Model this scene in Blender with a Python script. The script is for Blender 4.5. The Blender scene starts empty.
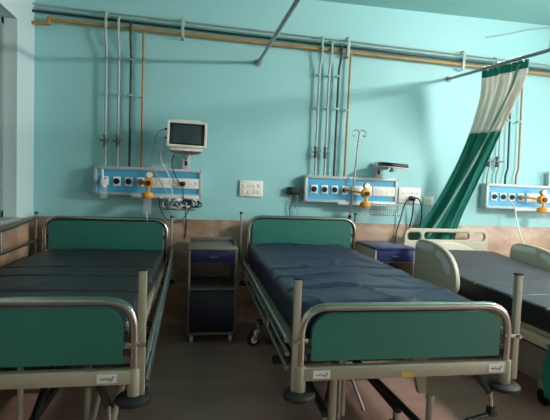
import bpy, bmesh, math, random
from mathutils import Vector, Matrix, noise
random.seed(7)
S = bpy.context.scene
C = S.collection
V = Vector

# ------------------------------------------------------------------ materials
def lin(c):
    c = c.lstrip('#')
    o = []
    for i in (0, 2, 4):
        v = int(c[i:i+2], 16) / 255
        o.append(v / 12.92 if v <= .04045 else ((v + .055) / 1.055) ** 2.4)
    return tuple(o)

def mat(name, col, rough=.5, metal=0, var=.06, scale=8, bump=0, bscale=60, emit=0, alpha=None, trans=0, coat=0):
    m = bpy.data.materials.new(name); m.use_nodes = True
    nt = m.node_tree; N = nt.nodes; L = nt.links
    b = N['Principled BSDF']
    c = lin(col)
    tc = N.new('ShaderNodeTexCoord')
    nz = N.new('ShaderNodeTexNoise'); nz.inputs['Scale'].default_value = scale; nz.inputs['Detail'].default_value = 4
    L.new(tc.outputs['Object'], nz.inputs['Vector'])
    rp = N.new('ShaderNodeValToRGB')
    rp.color_ramp.elements[0].position = .3; rp.color_ramp.elements[1].position = .7
    rp.color_ramp.elements[0].color = tuple(x * (1 - var) for x in c) + (1,)
    rp.color_ramp.elements[1].color = tuple(min(1, x * (1 + var)) for x in c) + (1,)
    L.new(nz.outputs['Fac'], rp.inputs['Fac'])
    L.new(rp.outputs['Color'], b.inputs['Base Color'])
    b.inputs['Roughness'].default_value = rough
    b.inputs['Metallic'].default_value = metal
    if coat: b.inputs['Coat Weight'].default_value = coat
    if trans:
        b.inputs['Transmission Weight'].default_value = trans
    if alpha is not None:
        b.inputs['Alpha'].default_value = alpha
    if bump:
        n2 = N.new('ShaderNodeTexNoise'); n2.inputs['Scale'].default_value = bscale; n2.inputs['Detail'].default_value = 3
        L.new(tc.outputs['Object'], n2.inputs['Vector'])
        bp = N.new('ShaderNodeBump'); bp.inputs['Strength'].default_value = bump; bp.inputs['Distance'].default_value = .01
        L.new(n2.outputs['Fac'], bp.inputs['Height']); L.new(bp.outputs['Normal'], b.inputs['Normal'])
    if emit:
        b.inputs['Emission Color'].default_value = c + (1,)
        b.inputs['Emission Strength'].default_value = emit
    return m

def tile_mat(name, c1, c2, grout, w, h, rough, off=.0, axes='xz', nscale=3.0):
    m = bpy.data.materials.new(name); m.use_nodes = True
    nt = m.node_tree; N = nt.nodes; L = nt.links; b = N['Principled BSDF']
    tc = N.new('ShaderNodeTexCoord'); sp = N.new('ShaderNodeSeparateXYZ'); cb = N.new('ShaderNodeCombineXYZ')
    L.new(tc.outputs['Object'], sp.inputs[0])
    L.new(sp.outputs['XYZ'.index(axes[0].upper())], cb.inputs[0]); L.new(sp.outputs['XYZ'.index(axes[1].upper())], cb.inputs[1])
    nz = N.new('ShaderNodeTexNoise'); nz.inputs['Scale'].default_value = nscale; nz.inputs['Detail'].default_value = 7
    nz.inputs['Roughness'].default_value = .62; nz.inputs['Distortion'].default_value = 1.2
    mp = N.new('ShaderNodeMapping'); mp.inputs['Scale'].default_value = (1, 2.2, 1)
    L.new(cb.outputs[0], mp.inputs[0]); L.new(mp.outputs[0], nz.inputs['Vector'])
    rp = N.new('ShaderNodeValToRGB'); e = rp.color_ramp.elements
    e[0].position = .32; e[1].position = .68; e[0].color = lin(c1) + (1,); e[1].color = lin(c2) + (1,)
    L.new(nz.outputs['Fac'], rp.inputs['Fac'])
    br = N.new('ShaderNodeTexBrick'); br.offset = off
    br.inputs['Scale'].default_value = 1; br.inputs['Brick Width'].default_value = w; br.inputs['Row Height'].default_value = h
    br.inputs['Mortar Size'].default_value = .0025; br.inputs['Mortar Smooth'].default_value = .3
    L.new(cb.outputs[0], br.inputs['Vector'])
    L.new(rp.outputs['Color'], br.inputs['Color1']); L.new(rp.outputs['Color'], br.inputs['Color2'])
    br.inputs['Mortar'].default_value = lin(grout) + (1,)
    L.new(br.outputs['Color'], b.inputs['Base Color'])
    b.inputs['Roughness'].default_value = rough
    return m

M = dict(
    paint=mat('turquoise_paint', '98ced1', .55, var=.025, scale=1.6, bump=.05, bscale=90),
    ceil=mat('ceiling_paint', '88bdb8', .7, var=.03, scale=1.2),
    offwhite=mat('pale_wall_paint', 'cfd6d0', .6, var=.03, scale=2),
    reveal=mat('reveal_paint', 'cfe5e8', .6, var=.03, scale=2),
    chrome=mat('chrome_steel', 'a9a79f', .22, 1, var=.05, scale=12),
    steel=mat('brushed_steel', '9b9c98', .38, 1, var=.06, scale=14),
    beige=mat('beige_enamel', '9c9684', .42, var=.05, scale=10),
    green=mat('green_laminate', '266b60', .42, var=.05, scale=5),
    greend=mat('deep_green_laminate', '1b544d', .45, var=.05, scale=5),
    navy=mat('navy_vinyl', '252a44', .42, var=.12, scale=5, bump=.10, bscale=26),
    slate=mat('slate_vinyl', '222428', .5, var=.1, scale=5, bump=.10, bscale=26),
    charcoal=mat('charcoal_vinyl', '434249', .5, var=.06, scale=5, bump=.05, bscale=40),
    sideband=mat('black_side_cloth', '16171b', .6, var=.08, scale=9),
    black=mat('black_rubber', '17181a', .6, var=.1),
    blackp=mat('black_plastic', '101114', .3, var=.1),
    dark=mat('dark_steel', '34332f', .5, .4, var=.1),
    alu=mat('white_aluminium', 'b9bfbf', .45, .15, var=.04, scale=14),
    blue=mat('blue_fascia', '48a8d4', .35, var=.04, scale=6),
    plate=mat('ivory_plastic', 'f0ebe0', .4, var=.02),
    whitep=mat('white_plastic', 'dfe2e0', .35, var=.02),
    hole=mat('socket_black', '18191b', .4),
    greypipe=mat('grey_pipe_paint', 'a3b6b0', .4, var=.05, scale=10),
    darkpipe=mat('dark_green_pipe_paint', '16332f', .4, var=.08, scale=10),
    valve=mat('valve_metal', '5d6663', .4, .6, var=.08, scale=12),
    tan=mat('ochre_pipe_paint', 'a67f48', .45, var=.1, scale=10),
    orange=mat('orange_plastic', 'dd952c', .35, var=.06),
    brass=mat('brass', 'b08a42', .3, .9, var=.08),
    clear=mat('clear_plastic', 'cfdedd', .15, var=.02, alpha=.2),
    screen=mat('dark_screen_glass', '0e1416', .12, var=.05),
    lcd=mat('lcd_panel', '36444a', .25, var=.08, scale=6),
    cabblue=mat('royal_blue_laminate', '2a3468', .35, var=.06, scale=6),
    cabnavy=mat('navy_laminate', '11162e', .4, var=.06, scale=6),
    cabtop=mat('grey_steel_sheet', '77726c', .4, .3, var=.06, scale=8),
    cabin=mat('grey_sheet', '4a4844', .5, var=.05, scale=8),
    cream=mat('cream_sheet', 'c4b498', .5, var=.05, scale=8),
    abs=mat('ivory_abs', 'bcb8a4', .42, var=.03, scale=6),
    absl=mat('pale_abs', 'd6d2c4', .42, var=.03, scale=6),
    absd=mat('grey_abs', 'aeab9c', .5, var=.03, scale=6),
    curt_g=mat('green_curtain_cloth', '349a8a', .75, var=.06, scale=14, bump=.05, bscale=200),
    curt_w=mat('pale_curtain_mesh', 'eeeae2', .8, var=.06, scale=30, bump=.08, bscale=300),
    cabdrawer=mat('dark_blue_laminate', '11173e', .36, var=.06, scale=6),
    curt_e=mat('aqua_curtain_hem', 'a9d6ca', .75, var=.04, scale=14),
    rod=mat('grey_rod_paint', '949c99', .4, .3, var=.08, scale=12),
    cableb=mat('black_cable', '141618', .5),
    cableg=mat('grey_cable', '9aa29f', .5),
    cablew=mat('white_tubing', 'd5dad6', .4),
    stone=mat('grey_granite', 'a3a9a8', .35, var=.3, scale=60),
    wframe=mat('window_aluminium', '9aa8a6', .4, .4, var=.04),
    wglass=mat('brown_tinted_glass', '3d2f28', .12, var=.05),
    sticker=mat('white_sticker', 'dcdcd6', .5, var=.02),
    ysticker=mat('yellow_sticker', 'c2a24a', .5, var=.05),
    ink=mat('black_ink', '15171c', .5), inkb=mat('blue_ink', '1c52a0', .5),
    tube=mat('lamp_tube', 'fffaf2', .4, var=0, emit=1),
    tile=tile_mat('beige_marble_tile', '94745f', 'c4a48c', '9c826e', .60, .302, .3),
    tile2=tile_mat('beige_marble_tile_side', '94745f', 'c4a48c', '9c826e', .60, .302, .3, axes='yz'),
    floor=tile_mat('floor_tile', '9e7b70', 'b08f84', '987a6f', .6, .6, .38, axes='xy', nscale=1.6),
)

def translucent(m, k):
    nt = m.node_tree; b = nt.nodes['Principled BSDF']; out = nt.nodes['Material Output']
    t = nt.nodes.new('ShaderNodeBsdfTranslucent'); mx = nt.nodes.new('ShaderNodeMixShader'); mx.inputs[0].default_value = k
    nt.links.new(b.inputs['Base Color'].links[0].from_socket, t.inputs['Color'])
    nt.links.new(b.outputs[0], mx.inputs[1]); nt.links.new(t.outputs[0], mx.inputs[2]); nt.links.new(mx.outputs[0], out.inputs['Surface'])
for k_ in ('curt_g', 'curt_w', 'curt_e'): translucent(M[k_], .5)

# ------------------------------------------------------------------ mesh builder
class MB:
    def __init__(s): s.bm = bmesh.new()
    def _add(s, tmp):
        me = bpy.data.meshes.new('t'); tmp.to_mesh(me); tmp.free(); s.bm.from_mesh(me); bpy.data.meshes.remove(me)
    def box(s, a, b, bev=.002, mx=None, seg=2):
        t = bmesh.new(); bmesh.ops.create_cube(t, size=1)
        a, b = V(a), V(b); c = (a + b) / 2; d = b - a
        for v in t.verts: v.co = V((v.co.x * d.x + c.x, v.co.y * d.y + c.y, v.co.z * d.z + c.z))
        bev = min(bev, min(abs(x) for x in d) * .45)
        if bev > 0: bmesh.ops.bevel(t, geom=t.edges[:], offset=bev, segments=seg, profile=.5, affect='EDGES')
        if mx is not None: bmesh.ops.transform(t, matrix=mx, verts=t.verts)
        s._add(t); return s
    def cyl(s, p, q, r, r2=None, n=20, bev=0):
        t = bmesh.new(); p, q = V(p), V(q); d = q - p
        bmesh.ops.create_cone(t, cap_ends=True, segments=n, radius1=r, radius2=r if r2 is None else r2, depth=d.length)
        if bev:
            es = [e for e in t.edges if len([f for f in e.link_faces if len(f.verts) > 4]) == 1]
            bmesh.ops.bevel(t, geom=es, offset=bev, segments=2, profile=.5, affect='EDGES')
        m = Matrix.Translation((p + q) / 2) @ V((0, 0, 1)).rotation_difference(d.normalized()).to_matrix().to_4x4()
        bmesh.ops.transform(t, matrix=m, verts=t.verts); s._add(t); return s
    def sph(s, c, r, sc=(1, 1, 1), n=16):
        t = bmesh.new(); bmesh.ops.create_uvsphere(t, u_segments=n, v_segments=n // 2 + 2, radius=r)
        for v in t.verts: v.co = V((v.co.x * sc[0], v.co.y * sc[1], v.co.z * sc[2])) + V(c)
        s._add(t); return s
    def lathe(s, prof, c, axis=(0, 0, 1), n=24):
        """prof: list of (r, h) along axis from c"""
        t = bmesh.new(); rings = []
        for r, h in prof:
            rings.append([t.verts.new((max(r, 1e-5) * math.cos(2*math.pi*i/n), max(r, 1e-5) * math.sin(2*math.pi*i/n), h)) for i in range(n)])
        for a, b in zip(rings, rings[1:]):
            for i in range(n): t.faces.new((a[i], a[(i+1) % n], b[(i+1) % n], b[i]))
        t.faces.new(rings[0][::-1]); t.faces.new(rings[-1])
        m = Matrix.Translation(V(c)) @ V((0, 0, 1)).rotation_difference(V(axis).normalized()).to_matrix().to_4x4()
        bmesh.ops.transform(t, matrix=m, verts=t.verts); s._add(t); return s
    def tube(s, pts, r, bend=0, n=10, closed=False, seg=6):
        pts = [V(p) for p in pts]
        if bend and not closed:
            o = [pts[0]]
            for a, b, c in zip(pts, pts[1:], pts[2:]):
                u, w = (a - b), (c - b); k = min(bend, u.length * .48, w.length * .48)
                p0 = b + u.normalized() * k; p1 = b + w.normalized() * k
                for i in range(seg + 1):
                    t_ = i / seg
                    # circular-ish blend
                    o.append(p0 * (1-t_)**2 + b * 2*t_*(1-t_) * .98 + (p0 + p1) * .5 * 2*t_*(1-t_) * .02 + p1 * t_**2)
            o.append(pts[-1]); pts = o
        t = bmesh.new(); rings = []; L = len(pts)
        up = None
        for i, p in enumerate(pts):
            if closed: d = (pts[(i+1) % L] - pts[i-1])
            else: d = pts[min(i+1, L-1)] - pts[max(i-1, 0)]
            d.normalize()
            if up is None:
                up = V((0, 0, 1)) if abs(d.z) < .9 else V((1, 0, 0))
            up = (up - d * up.dot(d)).normalized(); w = d.cross(up)
            rings.append([t.verts.new(p + up * r * math.cos(2*math.pi*k/n) + w * r * math.sin(2*math.pi*k/n)) for k in range(n)])
        rr = list(zip(rings, rings[1:])) + ([(rings[-1], rings[0])] if closed else [])
        for a, b in rr:
            for k in range(n): t.faces.new((a[k], a[(k+1) % n], b[(k+1) % n], b[k]))
        if not closed:
            t.faces.new(rings[0][::-1]); t.faces.new(rings[-1])
        bmesh.ops.recalc_face_normals(t, faces=t.faces); s._add(t); return s
    def prism(s, outer, holes, thick, mx, bev=.003):
        """2-D outline (with holes) extruded to a bevelled plate, built in XY then moved by mx"""
        cu = bpy.data.curves.new('t', 'CURVE'); cu.dimensions = '2D'; cu.fill_mode = 'BOTH'
        cu.extrude = max(thick / 2 - bev, .0001); cu.bevel_depth = bev; cu.bevel_resolution = 2; cu.offset = -bev
        for lp in [outer] + holes:
            sp = cu.splines.new('POLY'); sp.points.add(len(lp) - 1); sp.use_cyclic_u = True
            for q, (x, y) in zip(sp.points, lp): q.co = (x, y, 0, 1)
        o = bpy.data.objects.new('t', cu); C.objects.link(o)
        dg = bpy.context.evaluated_depsgraph_get(); dg.update()
        me = bpy.data.meshes.new_from_object(o.evaluated_get(dg))
        bpy.data.objects.remove(o); bpy.data.curves.remove(cu)
        me.transform(mx); s.bm.from_mesh(me); bpy.data.meshes.remove(me); return s
    def grid(s, rows, closed_u=False):
        vs = [[s.bm.verts.new(p) for p in r] for r in rows]
        for a, b in zip(vs, vs[1:]):
            n = len(a)
            for i in range(n if closed_u else n - 1): s.bm.faces.new((a[i], a[(i+1) % n], b[(i+1) % n], b[i]))
        return vs

def smooth(me, ang=40):
    for p in me.polygons: p.use_smooth = True
    me.set_sharp_from_angle(angle=math.radians(ang))

def world(o):
    p = V(o.location)
    while o.parent: o = o.parent; p += o.location
    return p

def obj(name, mb, m, parent=None, loc=None, label=None):
    me = bpy.data.meshes.new(name)
    base = world(parent) if parent else V(loc or (0, 0, 0))
    bmesh.ops.translate(mb.bm, vec=-base, verts=mb.bm.verts)
    mb.bm.to_mesh(me); mb.bm.free(); smooth(me)
    o = bpy.data.objects.new(name, me); C.objects.link(o); me.materials.append(M[m] if isinstance(m, str) else m)
    if parent: o.parent = parent
    else: o.location = base
    if label: o['label'] = label
    return o

def tag(o, label, cat, group=None):
    o['label'] = label; o['category'] = cat
    if group: o['group'] = group
    return o
def thing(name, loc, label, cat, group=None):
    o = bpy.data.objects.new(name, None); C.objects.link(o); o.location = loc; o.empty_display_size = .1
    return tag(o, label, cat, group)
def struct(name, mb, m, parent=None):
    o = obj(name, mb, m, parent)
    if not parent: o['kind'] = 'structure'
    return o
def dup(root, d, label):
    def cp(o, par):
        c = o.copy(); C.objects.link(c)
        if par: c.parent = par
        for ch in [x for x in C.objects if x.parent == o]: cp(ch, c)
        return c
    r = cp(root, None); r.location = V(root.location) + V(d); r['label'] = label
    return r

def rrect(x0, y0, x1, y1, r, n=6, rb=None):
    """rounded rectangle loop; r top radius, rb bottom radius"""
    rb = r if rb is None else rb; o = []
    for cx, cy, rr, a0 in ((x1-rb, y0+rb, rb, -90), (x1-r, y1-r, r, 0), (x0+r, y1-r, r, 90), (x0+rb, y0+rb, rb, 180)):
        for i in range(n + 1):
            a = math.radians(a0 + 90 * i / n); o.append((cx + rr * math.cos(a), cy + rr * math.sin(a)))
    return o
XZ = lambda y: Matrix.Translation((0, y, 0)) @ Matrix.Rotation(math.pi/2, 4, 'X')          # (u,v)->(x,z)
YZ = lambda x: Matrix.Translation((x, 0, 0)) @ Matrix(((0, 0, 1, 0), (1, 0, 0, 0), (0, 1, 0, 0), (0, 0, 0, 1)))  # (u,v)->(y,z)

# ------------------------------------------------------------------ room shell
YW, XL, XR, YF, ZC, ZT = 3.92, -1.31, 4.6, -2.6, 2.85, .905
struct('floor', MB().box((XL-.6, YF-.1, -.1), (XR+.1, YW+.1, 0), 0), 'floor')
struct('ceiling', MB().box((XL-.6, YF-.1, ZC), (XR+.1, YW+.1, ZC+.1), 0), 'ceil')
struct('wall_back', MB().box((XL-.3, YW, 0), (XR+.1, YW+.1, ZC), 0), 'paint')
struct('trim_1', MB().box((XL, YW-.008, 0), (XR, YW, ZT), .002), 'tile')
RY0, RY1, RZ0, RZ1 = 1.0, 3.1, .95, 2.3
struct('wall_right', MB().box((XR, YF-.1, 0), (XR+.1, -2.42, ZC), 0).box((XR, -.78, 0), (XR+.1, RY0, ZC), 0).box((XR, -2.42, 2.12), (XR+.1, -.78, ZC), 0).box((XR, RY1, 0), (XR+.1, YW, ZC), 0).box((XR, RY0, 0), (XR+.1, RY1, RZ0), 0).box((XR, RY0, RZ1), (XR+.1, RY1, ZC), 0), 'offwhite')
struct('wall_front', MB().box((XL-.3, YF-.1, 0), (XR, YF, ZC), 0), 'offwhite')
w2 = MB()
for y in (RY0+.025, (RY0+RY1)/2, RY1-.025): w2.box((XR+.03, y-.025, RZ0), (XR+.07, y+.025, RZ1), .004)
for z in (RZ0+.025, RZ1-.025): w2.box((XR+.03, RY0, z-.025), (XR+.07, RY1, z+.025), .004)
struct('window_2', w2, 'wframe')
d1 = MB().box((XR+.02, -2.42, 0), (XR+.08, -2.37, 2.12), .004).box((XR+.02, -.83, 0), (XR+.08, -.78, 2.12), .004).box((XR+.02, -2.42, 2.07), (XR+.08, -.78, 2.12), .004)
struct('lamp_opening_frame', d1, 'wframe')  # frame of an opening added in the unseen wall to hold the fill lamp
WY0, WY1, WZ0, WZ1 = 1.7, 3.575, .90, 2.35
w = MB()
w.box((XL-.25, YF, 0), (XL, WY0, ZC), 0).box((XL-.25, WY1, 0), (XL, YW, ZC), 0)
w.box((XL-.25, WY0, 0), (XL, WY1, WZ0), 0).box((XL-.25, WY0, WZ1), (XL, WY1, ZC), 0)
struct('wall_left', w, 'reveal')
t = MB().box((XL, WY1, 0), (XL+.008, YW-.008, ZT), .002).box((XL, YF, 0), (XL+.008, WY1, WZ0-.012), .002)
struct('trim_2', t, 'tile2')
win = MB()
for a, b in (((WY1-.05, WZ0+.02), (WY1, WZ1)), ((WY0, WZ0+.02), (WY0+.05, WZ1)), ((WY0, WZ1-.05), (WY1, WZ1)), ((WY0, WZ0+.02), (WY1, WZ0+.07)), ((2.62, WZ0+.02), (2.67, WZ1))):
    win.box((XL-.135, a[0], a[1]), (XL-.088, b[0], b[1]), .004)
wo = struct('window_1', win, 'wframe')
obj('pane', MB().box((XL-.117, WY0+.04, WZ0+.06), (XL-.107, WY1-.04, WZ1-.04), 0), 'wglass', wo)
obj('sill', MB().box((XL-.2, WY0, WZ0-.012), (XL+.03, WY1, WZ0+.02), .006), 'stone', wo)

# ------------------------------------------------------------------ lamps
tx, ty = 3.15, 1.65
tl = thing('tube_light', (tx, ty, 2.36), 'white fluorescent tube batten hung below the ceiling at the right', 'light')
LR = Matrix.Translation((tx, ty, 0)) @ Matrix.Rotation(math.radians(-28), 4, 'Z')
lq = lambda y, z: LR @ V((0, y, z))
obj('housing', MB().box((-.03, -.36, 2.36), (.03, .36, 2.40), .004, LR), 'whitep', tl)
obj('lamp_tube', MB().cyl(lq(-.33, 2.335), lq(.33, 2.335), .016), 'tube', tl)
for y in (-.25, .25): obj('hanger_rod', MB().cyl(lq(y, 2.39), lq(y, ZC), .006), 'steel', tl)
for y in (-.34, .34): obj('lamp_holder', MB().box((-.02, y-.012, 2.315), (.02, y+.012, 2.365), .003, LR), 'whitep', tl)

# ------------------------------------------------------------------ gas pipes
def lp(pts, x):   # z on a sloped main at x
    (x0, z0), (x1, z1) = pts
    return z0 + (z1 - z0) * (x - x0) / (x1 - x0)
mains = {
  'upper_grey': dict(line=((-1.31, 2.574), (3.6, 2.462)), r=.007, m='greypipe', y=3.872, dx=(-.752, 1.013, 2.693), lab='thin grey gas pipe, topmost of the pipes running along the wall'),
  'lower_grey': dict(line=((-1.31, 2.548), (3.6, 2.436)), r=.005, m='greypipe', y=3.888, dx=(-.655, 1.100, 2.787), lab='thin grey gas pipe running close above the dark pipe'),
  'dark': dict(line=((-1.31, 2.516), (3.6, 2.402)), r=.0105, m='darkpipe', y=3.868, dx=(-.561, 1.187, 2.882), lab='dark green gas pipe between the grey and the ochre pipes'),
  'ochre': dict(line=((-1.178, 2.462), (3.6, 2.366)), r=.015, m='tan', y=3.862, dx=(-.465, 1.284, 2.996), lab='ochre painted gas pipe, lowest of the pipes, kinked at its left end'),
}
PZ = (1.325, 1.315, 1.305)
for k, d in mains.items():
    (xa, za), (xb, zb) = d['line']; y = d['y']; r = d['r']
    t = thing('gas_pipe', (xa, YW, za), d['lab'], 'pipe', 'medical gas pipes on the wall')
    if k == 'ochre':
        pts = [(XL, y, 2.422), (-1.196, y, 2.428), (-1.186, y, 2.462), (xb, y, zb)]
        obj('main_pipe', MB().tube(pts, r, .02, 12), d['m'], t)
        obj('elbow', MB().cyl((-1.214, y, 2.427), (-1.18, y, 2.43), r*1.25).cyl((-1.187, y, 2.42), (-1.183, y, 2.475), r*1.2).cyl((-1.19, y, 2.462), (-1.155, y, 2.461), r*1.25), d['m'], t)
    else:
        obj('main_pipe', MB().tube([(xa, y, za), (xb, y, zb)], r, 0, 12), d['m'], t)
    for i, x in enumerate(d['dx']):
        z0 = lp(d['line'], x); yb = 3.868; yt = 3.868 if k == 'ochre' else y
        lean = (-.004, .012, 0.0)[i]
        rr = {'upper_grey': .0105, 'lower_grey': .0105, 'dark': .0095, 'ochre': .0095}[k]
        if k == 'ochre': pts = [(x+lean, 3.868, z0), (x, yb, PZ[i])]
        else: pts = [(x+lean, yt, z0), (x+lean, 3.83, z0 - .02), (x+lean, 3.83, 2.36), (x+lean*.5, yb, 2.26), (x, yb, PZ[i])]
        if i == 2:   # small double kink just above the third panel
            pts = pts[:-1] + [(x+.02, yb, 1.46), (x, yb, 1.40), (x, yb, PZ[i])]
        dp = obj('dropper_pipe', MB().tube(pts, rr, .025, 10), d['m'], t)
        for zc in (1.915, 2.2) if k != 'ochre' else (1.91,):
            obj('wall_clip', MB().cyl((x, yb, zc), (x, YW, zc), .006, n=8).box((x-.024, yb-.012, zc-.008), (x+.016, yb+.012, zc+.008), .003), 'greypipe', dp)
        if 'grey' in k:
            zv = (1.535, 1.525, 1.52)[i]
            v = MB().cyl((x, yb, zv-.035), (x, yb, zv+.035), .015, bev=.003).cyl((x, yb, zv-.05), (x, yb, zv-.03), .018, n=6).cyl((x, yb, zv+.03), (x, yb, zv+.05), .018, n=6)
            v.cyl((x, yb, zv), (x, yb-.035, zv), .008).box((x-.035, yb-.042, zv-.007), (x+.035, yb-.034, zv+.007), .003)
            obj('valve', v, 'valve', dp)
for x, lab in ((-.157, 'over the left monitor'), (1.264, 'above the middle panel'), (2.367, 'left of the curtain top')):
    zt = lp(mains['upper_grey']['line'], x) + .018
    b = MB().box((x-.013, 3.838, zt-.165), (x+.013, 3.845, zt), .002)
    for dz in (0, -.06, -.165): b.box((x-.013, 3.84, zt+dz), (x+.013, YW, zt+dz+.006), .001)
    tag(obj('pipe_clamp', b, 'greypipe', loc=(x, YW, zt-.08)), 'small grey strap clamp holding the wall pipes ' + lab, 'clamp', 'clamps on the wall pipes')

# ------------------------------------------------------------------ bed head panels
def make_panel(x0, zb, lab):
    W, Hh = .858, .232; x1 = x0 + W; zt = zb + Hh
    t = thing('bed_head_panel', (x0, YW, zb), lab, 'panel', 'medical gas bed head panels')
    f = MB().box((x0, 3.835, zb), (x1, YW-.001, zt), .003)
    f.box((x0, 3.815, zt-.026), (x1, 3.84, zt), .003).box((x0, 3.815, zb), (x1, 3.84, zb+.022), .003)
    f.box((x0, 3.815, zb), (x0+.024, 3.84, zt), .003).box((x1-.024, 3.815, zb), (x1, 3.84, zt), .003)
    obj('housing', f, 'alu', t)
    obj('blue_fascia', MB().box((x0+.02, 3.829, zb+.02), (x1-.02, 3.836, zt-.022), 0), 'blue', t)
    zc = zb + .112
    for lx in (.085, .178, .270, .365):
        x = x0 + lx
        o = obj('gas_outlet', MB().box((x-.030, 3.818, zc-.037), (x+.030, 3.83, zc+.037), .003), 'plate', t)
        obj('outlet_socket', MB().lathe([(.024, 0), (.024, .008), (.020, .012), (.017, .012), (.014, .004), (.0, .004)], (x, 3.818, zc), (0, -1, 0)), 'hole', o)
        obj('outlet_core', MB().lathe([(.008, 0), (.008, .012), (.005, .014), (0, .014)], (x, 3.818, zc), (0, -1, 0), 12), 'dark', o)
    for a, b in ((.428, .618), (.626, .838)):
        o = obj('socket_plate', MB().box((x0+a, 3.818, zc-.042), (x0+b, 3.83, zc+.042), .004), 'plate', t)
        wd = b - a
        for j in range(4):
            cx = x0 + a + wd * (j + .5) / 4
            if j % 2: obj('rocker_switch', MB().box((cx-.013, 3.8165, zc-.014), (cx+.013, 3.8185, zc+.02), .001), 'whitep', o)
            else:
                h = MB()
                for dx, dz in ((0, .014), (-.009, -.006), (.009, -.006)): h.cyl((cx+dx, 3.8175, zc+dz), (cx+dx, 3.8185, zc+dz), .0028, n=8)
                obj('socket_holes', h, 'hole', o)
    obj('equipment_rail', MB().box((x0+.30, 3.792, zb-.016), (x1-.02, 3.803, zb+.010), .002).box((x0+.33, 3.8, zb-.006), (x0+.35, 3.83, zb+.006), .001).box((x1-.08, 3.8, zb-.006), (x1-.06, 3.83, zb+.006), .001), 'whitep', t)
    return t
p1 = make_panel(-.828, 1.098, 'blue bed head gas panel under the patient monitor at the left')
p2 = dup(p1, (1.743, 0, -.008), 'blue bed head gas panel behind the drip stand of the middle bed')
p3 = dup(p1, (3.486, 0, -.018), 'blue bed head gas panel cut by the right picture edge beside the curtain')

# regulators on the panels
def regulator(xo, zo, xb, zb, lab):
    t = thing('suction_regulator', (xb, 3.72, zb), lab, 'regulator', 'orange suction regulators on the panels')
    obj('probe', MB().cyl((xo, 3.806, zo), (xo, 3.77, zo), .017).tube([(xo, 3.775, zo), (xo, 3.74, zo), (xb, 3.72, zb)], .008, .02).sph((xo+.03, 3.742, zo), .014), 'brass', t)
    obj('body', MB().cyl((xb, 3.745, zb), (xb, 3.69, zb), .040, bev=.006).cyl((xb, 3.70, zb-.1), (xb, 3.70, zb), .011), 'orange', t)
    obj('control_knob', MB().cyl((xb, 3.69, zb), (xb, 3.672, zb), .021, n=10), 'hole', t)
    g = obj('gauge', MB().cyl((xb+.006, 3.735, zb+.066), (xb+.006, 3.70, zb+.066), .029, bev=.004).cyl((xb, 3.715, zb+.02), (xb, 3.715, zb+.06), .008), 'brass', t)
    obj('dial', MB().cyl((xb+.006, 3.70, zb+.066), (xb+.006, 3.697, zb+.066), .024), 'plate', g)
    obj('jar_cap', MB().lathe([(.02, .03), (.042, .018), (.047, -.012), (.04, -.024), (.02, -.028)], (xb-.008, 3.70, zb-.095)), 'orange', t)
    obj('jar', MB().lathe([(.034, 0), (.034, -.11), (.028, -.125), (.0, -.125)], (xb-.008, 3.70, zb-.12)), 'clear', t)
    return t
regulator(-.463, 1.21, -.388, 1.203, 'orange suction regulator with jar on the panel below the monitor')
regulator(1.28, 1.204, 1.434, 1.178, 'orange suction regulator with jar on the panel beside the drip stand')
regulator(3.003, 1.195, 3.166, 1.178, 'orange suction regulator with jar on the panel by the right picture edge')

t = thing('flow_meter', (-.738, 3.78, 1.06), 'white tube flow meter at the left end of the leftmost panel', 'flow meter')
obj('probe', MB().cyl((-.74, 3.806, 1.21), (-.74, 3.76, 1.21), .014), 'steel', t)
obj('meter_tube', MB().cyl((-.745, 3.76, 1.19), (-.752, 3.76, 1.30), .010), 'whitep', t)
obj('valve_block', MB().box((-.762, 3.74, 1.175), (-.712, 3.78, 1.225), .006), 'whitep', t)
obj('humidifier_bottle', MB().lathe([(.018, 0), (.028, -.012), (.028, -.085), (.022, -.1), (0, -.1)], (-.737, 3.755, 1.17)), 'clear', t)
obj('bottle_cap', MB().cyl((-.737, 3.755, 1.155), (-.737, 3.755, 1.18), .022), 'whitep', t)

# ------------------------------------------------------------------ monitor and brackets
def bracket(x, zb, zt, lab):
    t = thing('monitor_bracket', (x, 3.86, zb), lab, 'bracket', 'monitor brackets above the panels')
    b = MB().box((x-.032, 3.85, zb), (x+.032, 3.885, zt), .004)
    obj('post', b, 'alu', t)
    obj('slot', MB().box((x-.010, 3.846, zb+.03), (x+.010, 3.851, zb+.07), .001).cyl((x, 3.85, zb+.085), (x, 3.842, zb+.085), .006), 'dark', t)
    return t
br1 = bracket(-.103, 1.330, 1.47, 'pale metal bracket post carrying the patient monitor')
obj('arm', MB().box((-.125, 3.70, 1.428), (-.08, 3.87, 1.447), .005), 'alu', br1)
obj('tray', MB().tube([(-.225, 3.625, 1.475), (-.205, 3.625, 1.452), (-.10, 3.625, 1.446), (.005, 3.625, 1.452), (.025, 3.625, 1.475)], .008, .03).box((-.16, 3.66, 1.447), (-.04, 3.80, 1.456), .003), 'steel', br1)
mt = thing('patient_monitor', (-.095, 3.7, 1.46), 'white patient monitor with dark screen mounted above the left panel', 'monitor')
R = Matrix.Translation((-.095, 3.7, 1.58)) @ Matrix.Rotation(math.radians(1.0), 4, 'Y') @ Matrix.Rotation(math.radians(-2), 4, 'X') @ Matrix.Translation((.095, -3.7, -1.58))
b = MB()
b.prism(rrect(-.248, 1.490, .058, 1.692, .010), [rrect(-.229, 1.508, .039, 1.674, .004)], .05, R @ XZ(3.622), .004)
b.box((-.24, 3.645, 1.495), (.05, 3.72, 1.686), .012, R).box((-.21, 3.70, 1.51), (.02, 3.78, 1.67), .02, R)
obj('case', b, 'plate', mt)
obj('bezel', MB().box((-.234, 3.606, 1.503), (.044, 3.66, 1.679), .002, R), 'screen', mt)
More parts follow.
